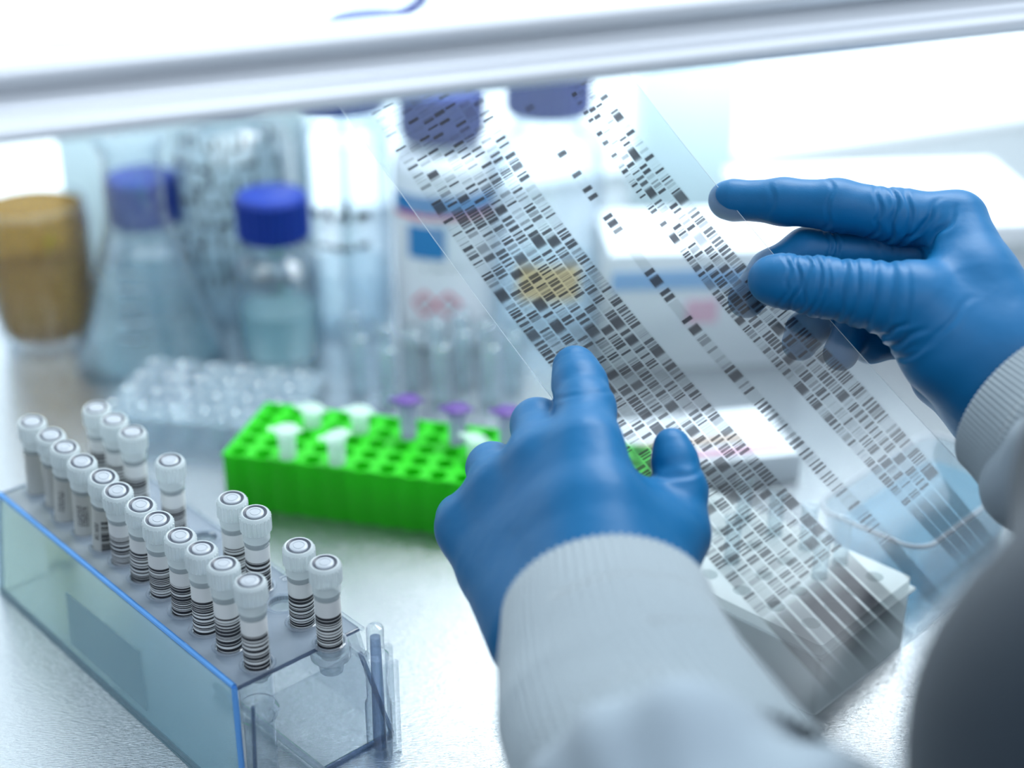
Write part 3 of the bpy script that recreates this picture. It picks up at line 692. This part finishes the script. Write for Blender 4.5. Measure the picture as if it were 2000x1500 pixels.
# left hand, seen from its back: index finger and thumb on the film, the rest folded under
L_palm = [
 [(1145, 880, .586, 12), (1165, 1000, .570, 17), (1190, 1180, .548, 22), (1215, 1290, .530, 24)],
 [(1062, 905, .598, 12), (1110, 1030, .581, 17), (1150, 1190, .558, 21)],
 [(985, 960, .610, 12), (1040, 1060, .594, 16), (1110, 1200, .568, 20)],
 [(918, 1030, .618, 11.5), (975, 1110, .604, 14.5), (1060, 1230, .574, 20)],
 [(1250, 1010, .590, 13), (1265, 1070, .580, 17), (1240, 1180, .560, 20)],
]
L_fing = [
 [(1148, 885, .586, 13), (1143, 800, .610, 11.8), (1132, 750, .622, 10.8), (1124, 722, .629, 9.0), (1122, 716, .630, 8.0)],
 [(1062, 905, .598, 13), (1050, 830, .626, 10.6), (1060, 860, .645, 9.4), (1075, 900, .648, 8.2)],
 [(985, 960, .610, 13), (962, 915, .632, 10.4), (1000, 960, .645, 9.2), (1020, 990, .645, 8.0)],
 [(918, 1030, .618, 12.2), (900, 1012, .632, 9.6), (935, 1060, .638, 8.4), (960, 1080, .638, 7.4)],
 [(1240, 1110, .572, 18), (1318, 1040, .588, 13.2), (1330, 960, .597, 10.0), (1318, 900, .602, 8.6), (1312, 871, .604, 7.2)],
]
cl = [(1132, 770, .610, .1, 1, 0, 1.2, .3, 18), (1322, 925, .592, .1, 1, 0, 1.2, .4, 14)]
lg = skin_mesh('left_glove', L_palm, L_fing, 0.00095, M['glove'], person, kpalm=0.014, kroot=0.010, kf=0.003, creases=cl, relax_it=12)
lg['label'] = 'blue glove pointing at the film with the index finger'

# ribbed cuffs and sleeves
def cuff(name, path, rad, nrib, flat=1.0, rows=46, seed=0, ribamp=.0005):
    """path of centres (world), radii; ribs run along the arm; thick rolled edge at the hand end"""
    path = [Vector(p) for p in path]; n = nrib*5; vv = []; rnd = random.Random(seed)
    L = len(path)-1; up = None; rows_t = [k/(rows-1) for k in range(rows)]
    def at(t):
        x = t*L; i = min(int(x), L-1); f = x-i; return path[i].lerp(path[i+1], f), rad[i]*(1-f)+rad[i+1]*f, (path[i+1]-path[i]).normalized()
    order = [(t, 0) for t in rows_t]
    rings = [(0.02, -0.0016), (0.0, -0.0013), (-0.012, -0.0005), (-0.012, 0.0)] + order
    for (t, off) in rings:
        c_, r_, d_ = at(max(t, 0)); c_ = c_ + d_*(min(t, 0)*0.05)
        if up is None: up = (Vector((0, 0, 1)) - d_*d_.z).normalized()
        up = (up - d_*up.dot(d_)).normalized(); b_ = d_.cross(up)
        for k in range(n):
            a = 2*math.pi*k/n
            rib = ribamp*math.cos(a*nrib) if off == 0 else 0
            fold = 0.0013*math.sin(3*a + 5*t + seed) * (0.2+t) + 0.0012*math.sin(t*9 + 2*a)*t
            rr = r_ + off + rib + fold
            vv.append(c_ + up*math.cos(a)*rr*flat + b_*math.sin(a)*rr)
    m = len(rings); ff = [(j*n+k, j*n+(k+1) % n, (j+1)*n+(k+1) % n, (j+1)*n+k) for j in range(m-1) for k in range(n)]
    return mesh_obj(name, vv, ff, M['knit'], person, True, True)
cuff('cuff', [P(1186, 1192, .548), P(1205, 1290, .527), P(1236, 1400, .502), P(1296, 1510, .478), P(1350, 1620, .455)], [.0372, .0405, .0428, .0455, .0480], 72, .92, rows=70, seed=1, ribamp=.0009)
cuff('cuff', [P(1992, 788, .602), P(2062, 843, .590), P(2150, 900, .575)], [.0325, .0355, .040], 96, 1.0, seed=3)
def coat_folds(V, Nn):
    x, y, z = V[:, 0], V[:, 1], V[:, 2]
    d = .0050*np.sin(70*x + 95*y - 60*z + 1.2*np.sin(40*z)) + .0040*np.sin(-60*x + 120*y + 75*z + 2*np.sin(30*x)) + .0012*np.sin(210*x+150*z)
    return V + Nn*d[:, None]
S_chain = [
 [(1385, 1700, .44, 50), (1450, 1850, .41, 50), (1640, 2350, .34, 54)],
 [(2160, 905, .575, 38), (2300, 960, .54, 44), (2600, 1050, .46, 54), (2900, 1250, .42, 90)],
]
coat = skin_mesh('lab_coat', S_chain, [], 0.0025, M['cloth'], person, kpalm=0.014, relax_it=10, extra=coat_folds)
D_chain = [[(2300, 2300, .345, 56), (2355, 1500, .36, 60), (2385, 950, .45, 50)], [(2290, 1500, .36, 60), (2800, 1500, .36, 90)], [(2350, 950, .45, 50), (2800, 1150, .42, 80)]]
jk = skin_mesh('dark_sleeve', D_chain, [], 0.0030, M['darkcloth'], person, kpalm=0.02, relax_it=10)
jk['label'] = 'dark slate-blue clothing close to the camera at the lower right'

# ------------------------------------------------------------------ green microtube rack
GA = PH(435, 888, 0.031); GB = PH(913, 947, 0.031); gd = (GB-GA); gd.z = 0; gd.normalize(); gn = Vector((-gd.y, gd.x, 0)); gang = math.atan2(gd.y, gd.x)
GL, GW, GH = 0.222, 0.062, 0.031
grack = empty('microtube_rack', (GA + gd*GL/2 + gn*GW/2) * 1.0, gang); grack.location.z = 0
tag(grack, 'bright green plastic microtube rack with round holes on the steel bench', 'tube rack')
out_ = []
nx_ = 17; 
def scallop(p0, p1, n_, amp, nrm):
    o = []
    for i in range(n_*8):
        t = i/(n_*8); w = abs(math.sin(math.pi*t*n_)); o.append((p0[0]+(p1[0]-p0[0])*t + nrm[0]*amp*w, p0[1]+(p1[1]-p0[1])*t + nrm[1]*amp*w))
    return o
hw, hd = GL/2, GW/2
out_ = scallop((-hw, -hd), (hw, -hd), 16, .0014, (0, -1)) + scallop((hw, -hd), (hw, hd), 5, .001, (1, 0)) + scallop((hw, hd), (-hw, hd), 16, .0014, (0, 1)) + scallop((-hw, hd), (-hw, -hd), 5, .001, (-1, 0))
gb = MB().prism(out_, 0.0, GH).build('body', M['green'], grack, False)
cut = MB(); PX_, PY_ = GL/16, GW/5
def gh(i, j): return (-hw + PX_*(i+.5), -hd + PY_*(j+.5))
for i in range(16):
    for j in range(5):
        x, y = gh(i, j); k = len(cut.v); cut.lathe([(0.0045, 0.004), (0.0048, 0.05)], 20, (x, y, 0)); cut.f.append(tuple(range(k, k+20))[::-1]); cut.f.append(tuple(range(k+20, k+40)))
boolean_cut(gb, cut)
MB().box((-hw-.004, -.006, .014), (.008, .012, .004), None, .001).build('end_tab', M['green'], grack)
MB().tube([(-hw, -hd, GH), (hw, -hd, GH), (hw, hd, GH), (-hw, hd, GH), (-hw, -hd, GH)], .0009, 6).build('top_rim', M['green'], grack)

tube_body = MB().lathe([(0.0049, 0.0), (0.0056, 0.0), (0.0056, -0.002), (0.0049, -0.003), (0.0046, -0.018), (0.0018, -0.036), (0.0, -0.037), (0.0, -0.0362), (0.0012, -0.0355), (0.0041, -0.018), (0.0043, 0.0)], 24, closed=False)
lid_closed = MB().lathe([(0.0, 0.0014), (0.0052, 0.0014), (0.0066, 0.0008), (0.0068, -0.0004), (0.0058, -0.0012), (0.0, -0.0012)], 24)
for (mat_l, mat_b, key) in (('purple', 'micro_purple', 'p'), ('micro', 'micro', 'w')):
    b_ = tube_body.build('x', M[mat_b]); ME['tb'+key] = b_.data.copy(); l_ = lid_closed.build('x', M[mat_l]); ME['tl'+key] = l_.data.copy(); bpy.data.objects.remove(b_); bpy.data.objects.remove(l_)
    hg = MB().box((0.0072, 0, -0.0006), (0.003, 0.003, 0.0008)).box((-0.0078, 0, 0.0006), (0.0035, 0.004, 0.001)).build('x', M[mat_l]); ME['th'+key] = hg.data.copy(); bpy.data.objects.remove(hg)
tubes = [  # rim point in the photo, height of rim, kind, lid tilt, label
 (808, 783, .052, 'p', 0, 'purple-capped microtube furthest from the pointing glove in the green rack'),
 (906, 795, .050, 'p', 0, 'middle one of the three purple-capped microtubes in the green rack'),
 (990, 803, .052, 'p', 0, 'purple-capped microtube half hidden behind the folded fingers of the glove'),
 (561, 836, .046, 'w', 0, 'frosted white microtube at the front edge of the green rack, nearest its corner'),
 (645, 853, .046, 'w', -14, 'frosted white microtube with tilted wide lid at the green rack front edge'),
 (612, 806, .040, 'w', 8, 'pale greenish microtube at the back corner of the green rack'),
 (715, 815, .042, 'w', 4, 'pale greenish microtube behind the tilted-lid tube in the green rack'),
 (948, 872, .040, 'w', 16, 'white microtube lid peeking out beside the glove over the green rack')]
for (px, py, h, kd, tilt, lb) in tubes:
    q = PH(px, py, h); gi = Matrix.Rotation(-gang, 4, 'Z') @ (q - grack.location)
    i = min(15, max(0, round((gi.x+hw)/PX_-.5))); j = min(4, max(0, round((gi.y+hd)/PY_-.5))); x, y = gh(i, j)
    w = grack.location + Matrix.Rotation(gang, 4, 'Z') @ Vector((x, y, 0)); w.z = h
    t = empty('microtube', w, gang+.3); tag(t, lb, 'microtube', 'microtubes standing in the green rack')
    inst('tube_body', ME['tb'+kd], t); ld = inst('lid', ME['tl'+kd], t); ld.location = (0, 0, .0012); ld.rotation_euler = (0, math.radians(tilt), 0); inst('hinge_tab', ME['th'+kd], ld)

# ------------------------------------------------------------------ glassware and bottles behind
def ribbed_cap(r, h, z, n=60):
    return MB().lathe([(0, z+h), (r*.82, z+h), (r*.93, z+h-.001), (r, z+h-.004), (r, z+h-.0041), (r, z+.002), (r, z+.0019), (r*.97, z), (r*.8, z)], n*2, rib=n//2, ribamp=.0006, ribz=(z+.002, z+h-.0041))
def patch(mb, r, a0, a1, z0, z1, n=16): cyl_patch(mb, r, z0, z1, a0, a1, n)

def bottle(name, base, r, htot, capr, caph, label, cat='bottle', glassmat='glass', neck=None, liquid=None, group=None):
    """round-shouldered screw cap bottle"""
    b = empty(name, base); tag(b, label, cat, group)
    zc = htot - caph; nr = capr*.80; sh = zc - .010; s0_ = sh - (r-nr)*1.1
    out = [(0, .0), (r*.9, .0), (r, .004), (r, s0_)] + [(nr + (r-nr)*math.cos(t*math.pi/2), s0_ + (sh-s0_)*math.sin(t*math.pi/2)) for t in (.2, .4, .6, .8, 1)] + [(nr, zc+.006)]
    MB().lathe(out, 48).build('glass_body' if glassmat == 'glass' else 'body', M[glassmat], b)
    if glassmat == 'glass': MB().lathe([(0, .004), (r*.85, .004), (r*.93, .008), (r*.93, s0_), (nr*.88, sh)], 40).build('inner_wall', M['glass'], b)
    MB().lathe([(capr*.98, zc-.003), (capr*.98, zc-.0005), (nr, zc)], 40).build('pouring_ring', M['glass'] if glassmat == 'glass' else M['bluecap'], b)
    cb = ribbed_cap(capr, caph, zc).build('cap', M['bluecap'], b)
    if liquid:
        lh, lm = liquid; MB().lathe([(0, .005), (r*.86, .005), (r*.925, .009), (r*.925, lh), (0, lh)], 40).build('liquid', M[lm], b)
    return b
# beaker with amber liquid
bk = empty('beaker', PH(98, 672)); tag(bk, 'tapered glass beaker filled with amber brown liquid at the far left', 'beaker')
MB().lathe([(0, 0), (.0265, 0), (.0285, .003), (.0300, .010), (.0330, .030), (.0352, .060), (.0352, .085), (.0342, .100), (.0333, .1015), (.0322, .099), (.0334, .085), (.0334, .060), (.0312, .030), (.0275, .012), (0, .010)], 48).build('glass_body', M['glass'], bk)
MB().lathe([(0, .012), (.0255, .012), (.0275, .014), (.0310, .030), (.0331, .060), (.0331, .085), (.0323, .096), (0, .096)], 48).build('liquid', M['amber'], bk)
# conical flask
fl = empty('conical_flask', PH(298, 694)); tag(fl, 'conical glass flask holding pale teal liquid beside the amber beaker', 'flask')
MB().lathe([(0, 0), (.044, 0), (.0490, .004), (.0490, .009), (.044, .020), (.0215, .088), (.0190, .100), (.0188, .138), (.0225, .145), (.0228, .147)], 56).build('glass_body', M['glass'], fl)
MB().lathe([(0, .003), (.042, .003), (.0470, .007), (.0425, .020), (.0172, .094), (.0172, .140), (.0215, .1465)], 56).build('inner_wall', M['glass'], fl)
MB().lathe([(0, .004), (.041, .004), (.0462, .008), (.0418, .020), (.0310, .054), (0, .054)], 48).build('liquid', M['teal2'], fl)
mb = MB()
for k, z in enumerate((.030, .040, .050, .060, .070)): patch(mb, .0490 - (z-.009)*.29 + .0006, -1.75, -1.45 + .1*(k % 2), z, z+.0007, 6)
mb.build('graduation_marks', M['insert'], fl, False)

bA = bottle('reagent_bottle', PH(303, 606), .027, .100, .0235, .034, 'small glass bottle with blue cap seen through the conical flask neck', liquid=(.045, 'water'))
bC = bottle('reagent_bottle', PH(552, 697), .0275, .113, .0225, .029, 'short glass bottle with blue ribbed cap and bright teal liquid', liquid=(.036, 'teal'))
mb = MB()
patch(mb, .0278, -1.9, -1.1, .062, .066); patch(mb, .0278, -1.8, -1.3, .055, .058)
mb.build('printed_marks', M['labelgrey'], bC, False)
bD = bottle('reagent_bottle', PH(688, 642), .029, .185, .026, .030, 'tall glass bottle with two rows of bold black lettering behind the teal bottle', liquid=(.048, 'water'))
def scribble(mb, r, a0, a1, z0, z1, rows, seed, dens=.7, hgt=.7, big=1.0):
    """rows of illegible small printed strokes around a cylinder"""
    rnd = random.Random(seed); dz = (z1-z0)/rows
    for i in range(rows):
        a = a0
        while a < a1:
            w = (.02 + rnd.random()*.05)*.028/r*1.2*big
            if rnd.random() < dens:
                zz = z0 + i*dz + rnd.random()*dz*.25; hh = dz*hgt*(.4+.6*rnd.random())
                if rnd.random() < .5: patch(mb, r, a, a+w*.45, zz, zz+hh, 2)
                else: patch(mb, r, a, a+w, zz, zz+hh*.35, 2)
            a += w*(1.0+rnd.random()*.4)
mb = MB(); scribble(mb, .0294, -2.3, -1.0, .066, .080, 1, 4, .95, .95, 4); scribble(mb, .0294, -2.3, -1.0, .086, .104, 1, 5, .95, .95, 4); mb.build('printed_lettering', M['ink'], bD, False)
bH = bottle('reagent_bottle', PH(752, 572), .030, .198, .031, .030, 'tallest bottle at the back, its blue cap showing above the sash bar')
MB().tube([(0.018, 0, .198), (.032, -.002, .208), (.038, -.003, .232), (.047, -.003, .246), (.057, -.002, .236), (.062, 0, .220)], .0042, 8).build('tubing', M['bluecap'], bH)
bG = bottle('reagent_bottle', PH(478, 600), .040, .172, .0250, .026, 'large glass bottle covered in black print, its cap hidden behind the sash bar', liquid=(.05, 'water'))
mb = MB(); scribble(mb, .0403, -2.6, -.5, .030, .138, 8, 9, .85, 1.0, 3.0); mb.build('printed_lettering', M['ink'], bG, False)
bE = bottle('plastic_bottle', PH(872, 650), .033, .170, .0265, .029, 'white plastic bottle with blue cap, blue label and two red hazard diamonds', glassmat='hdpe')
mb = MB(); patch(mb, .0344, -2.6, -.4, .018, .108); lbl = mb.build('label', M['paper'], bE)
mb = MB(); patch(mb, .0347, -2.6, -.4, .096, .108); mb.build('blue_band', M['labelblue'], lbl)
mb = MB(); patch(mb, .0347, -2.6, -.4, .0925, .0955); mb.build('red_line', M['labelred'], lbl)
mb = MB(); patch(mb, .0347, -2.25, -1.5, .066, .088); mb.build('blue_square', M['labelblue'], lbl)
mb = MB(); scribble(mb, .0347, -2.0, -1.0, .058, .064, 1, 2, .9); scribble(mb, .0347, -2.1, -.9, .020, .026, 1, 3, .9); mb.build('label_text', M['labelgrey'], lbl, False)
def diamond(ac, zc, r, R_, R2):
    m = MB(); prev = []
    ring = []
    for (da, dz) in ((0, 1), (1, 0), (0, -1), (-1, 0)): ring.append((da, dz))
    vv = []; 
    for s_ in (R_, R2):
        for k in range(4):
            for t in range(6):
                a = ring[k]; b = ring[(k+1) % 4]; x = a[0]+(b[0]-a[0])*t/6; z = a[1]+(b[1]-a[1])*t/6
                ang = ac + x*s_/r; vv.append((r*math.cos(ang), r*math.sin(ang), zc + z*s_))
    m.add(vv, [(i, (i+1) % 24, 24+(i+1) % 24, 24+i) for i in range(24)]); return m
for ac in (-1.93, -1.48):
    dm = diamond(ac, .035, .0348, .0095, .0070).build('hazard_diamond', M['labelred'], lbl, False)
    m = MB(); scribble(m, .0349, ac-.09, ac+.09, .030, .040, 3, int(-ac*100), .9); m.build('pictogram', M['ink'], dm, False)
bF = bottle('reagent_bottle', PH(1066, 640), .037, .184, .0265, .032, 'glass bottle with blue cap seen through the top of the film', liquid=(.05, 'water'))
mb = MB(); patch(mb, .0384, -2.1, -1.0, .035, .060); mb.build('label', M['cream'], bF)

# clear well plate lying in front of the bottles
wp = empty('well_plate', PH(425, 822), math.radians(-11)); tag(wp, 'clear plastic well plate lying flat between the flask and the green rack', 'well plate')
mb = MB(); rr = round_rect(.118, .080, .006)
mb.add([(x, y, z) for z in (0, .018) for x, y in rr], [(i, (i+1) % len(rr), len(rr)+(i+1) % len(rr), len(rr)+i) for i in range(len(rr))])
mb.build('skirt', M['wellplate'], wp)
MB().box((0, 0, .0178), (.117, .079, .0012)).build('deck', M['wellplate'], wp, False)
for i in range(6):
    for j in range(4):
        MB().lathe([(0, .002), (.0078, .002), (.0080, .0185), (.0088, .0195), (.0084, .0198), (.0074, .019), (.0073, .003)], 24, (-.0475+.019*i, -.0285+.019*j, 0)).build('well', M['wellplate'], wp)

# small clear tubes standing behind the green rack
ct = MB().lathe([(0, 0), (.0050, 0), (.0062, .0015), (.0062, .036), (.0070, .037), (.0070, .040), (.0062, .0405), (.0055, .038), (.0055, .003), (0, .002)], 24).build('x', M['wellplate']); ME['ct'] = ct.data.copy(); bpy.data.objects.remove(ct)
rnd = random.Random(11)
for k, (px, py) in enumerate([(705, 770), (752, 748), (760, 795), (806, 762), (852, 742), (862, 790), (905, 760), (948, 745), (958, 790), (1000, 765), (690, 725), (900, 722), (1010, 725)]):
    o = bpy.data.objects.new('glass_tube', ME['ct']); COL.objects.link(o); o.location = PH(px, py-2, 0); 
    tag(o, 'small clear glass tube in the blurred cluster behind the green rack', 'tube', 'clear glass tubes behind the green rack')

# pale box behind the bottles, cartons at the back right
def carton(name, a, b, w, d, h, mat, lab, rz=0.0, cat='box'):
    o = empty(name, Vector((a, b, 0)), rz); tag(o, lab, cat)
    bd = MB().box((0, 0, h/2), (w, d, h), None, .0012).build('body', mat, o)
    MB().box((0, 0, h+.0006), (w*.985, d*.985, .0012)).build('lid', mat, o, False)
    return o
c = PH(400, 545); carton('storage_box', -.235, 1.075, .175, .05, .172, M['palebox'], 'tall pale blue plastic box standing behind the printed bottles', math.radians(3))
c1 = carton('storage_box', .140, 1.225, .075, .06, .128, M['palebox'], 'pale blue upright box by the back wall, just right of the film', math.radians(6))
# long white carton with a dim printed word and a dark strip standing in for the shadowed gap at its end
c2 = carton('carton', .265, 1.03, .205, .14, .070, M['carton'], 'large white carton with faint grey printing behind the right-hand glove', math.radians(6))
m = MB(); rnd = random.Random(2)
for k in range(9): m.box((.030+k*.006, -.0704, .053), (.0042, .0004, .007+.003*(k % 3 == 0)))
m.build('faint_printing', solid('faint grey print', (0.52, 0.58, 0.60, 1), .6), c2, False)
m = MB().box((0, -.02, .035), (.006, .10, .078)); 
strip = m.build('gap_shade_strip', solid('gap shade grey', (0.30, 0.34, 0.34, 1), .4, .5)); strip.location = (.381, 1.0, .005); tag(strip, 'narrow grey upright strip for the shadowed gap at the end of the large white carton', 'strip')
c3 = carton('carton', .122, .935, .130, .085, .078, M['carton'], 'white carton with a light blue stripe seen through the middle of the film', math.radians(5))
MB().box((0, -.0428, .062), (.128, .0006, .012)).build('blue_stripe', M['blueprint'], c3, False)
MB().box((-.006, -.0428, .040), (.020, .0006, .016)).build('pink_mark', M['pinkprint'], c3, False)
c4 = carton('carton', .105, .765, .100, .060, .016, M['carton'], 'flat white packet with pink and tan printing lying behind the film', math.radians(12))
MB().box((-.01, -.005, .0177), (.070, .007, .0006)).build('tan_stripe', M['tanprint'], c4, False)
MB().box((.005, -.020, .0177), (.075, .006, .0006)).build('pink_stripe', M['pinkprint'], c4, False)

# white rack with upright tubes under the film
NB = Vector((.1317, .5385, 0)); wd1 = Vector((.052, .054, 0)).normalized(); wd2 = Vector((-wd1.y, wd1.x, 0)); wang = math.atan2(wd1.y, wd1.x)
WL, WW, WH = .074, .118, .037
wr = empty('microtube_rack', NB + wd1*WL/2 + wd2*WW/2, wang); tag(wr, 'white translucent tube rack standing under the lower end of the film', 'tube rack')
wb = MB().prism(round_rect(WL, WW, .003), 0, WH).build('body', M['whiterack'], wr, False)
cut = MB()
wholes = []
for i in range(4):
    for j in range(6):
        x, y = -WL/2 + .0115 + .017*i, -WW/2 + .013 + .0185*j; wholes.append((x, y)); k = len(cut.v)
        cut.lathe([(0.0042, 0.008), (0.0042, 0.05)], 20, (x, y, 0)); cut.f.append(tuple(range(k, k+20))[::-1]); cut.f.append(tuple(range(k+20, k+40)))
boolean_cut(wb, cut)
MB().box((0, 0, WH-.006), (WL+.003, WW+.003, .0015), None, .0004).build('ledge', M['whiterack'], wr)
lt = MB().lathe([(0, -.048), (.0020, -.047), (.0036, -.042), (.0037, -.002), (.0046, -.0016), (.0048, -.0006), (.0044, 0), (.0036, -.0003), (.0034, -.002), (.0033, -.042), (0, -.0465)], 24).build('x', M['lighttube']); ME['lt'] = lt.data.copy(); bpy.data.objects.remove(lt)
wt_labels = ['open clear tube standing furthest back in the white rack, above the paired tubes', 'open clear tube, right one of the pair standing close together in white rack', 'open clear tube, left one of the pair standing close together in white rack',
             'open clear tube partly behind the single dark lane over the white rack', 'open clear tube seen faintly through the wide banded lanes, upper one', 'open clear tube beside the left glove, seen through the banded lanes']
used = set()
for k, (px, py) in enumerate(((1571, 955), (1650, 1006), (1624, 1022), (1640, 972), (1488, 944), (1401, 1004))):
    q = PH(px, py, .060); li = Matrix.Rotation(-wang, 4, 'Z') @ (q - wr.location)
    x, y = min([w for w in wholes if w not in used], key=lambda w: (w[0]-li.x)**2 + (w[1]-li.y)**2); used.add((x, y))
    o = bpy.data.objects.new('clear_tube', ME['lt']); COL.objects.link(o); w = wr.location + Matrix.Rotation(wang, 4, 'Z') @ Vector((x, y, 0)); w.z = .060; o.location = w
    tag(o, wt_labels[k], 'tube', 'open clear tubes in the white rack')

# clear tray with pale blue liquid
tr = empty('clear_tray', Vector((.192, .612, 0)) + wd1*.055 + wd2*.03, wang); tag(tr, 'clear plastic tray with rounded corners and pale blue liquid beside the white rack', 'tray')
def shell(w, d, r, h, th, taper):
    m = MB(); a = round_rect(w-taper, d-taper, r); b = round_rect(w, d, r); n = len(a)
    m.add([(x, y, 0) for x, y in a] + [(x, y, h) for x, y in b] + [(x*.97, y*.95, h) for x, y in b] + [(x*.97, y*.95, th) for x, y in a],
          [(i, (i+1) % n, n+(i+1) % n, n+i) for i in range(n)] + [(n+i, n+(i+1) % n, 2*n+(i+1) % n, 2*n+i) for i in range(n)] + [(2*n+i, 2*n+(i+1) % n, 3*n+(i+1) % n, 3*n+i) for i in range(n)] + [tuple(range(n-1, -1, -1)), tuple(range(3*n, 4*n))])
    return m
shell(.110, .060, .012, .038, .002, .010).build('tray_body', M['wellplate'], tr)
rr = round_rect(.111, .061, .012); MB().tube([(x, y, .038) for x, y in rr + rr[:1]], .0011, 6).build('rim', M['insert'], tr)
MB().prism(round_rect(.098, .050, .009), .003, .026).build('liquid', M['skyliquid'], tr, False)
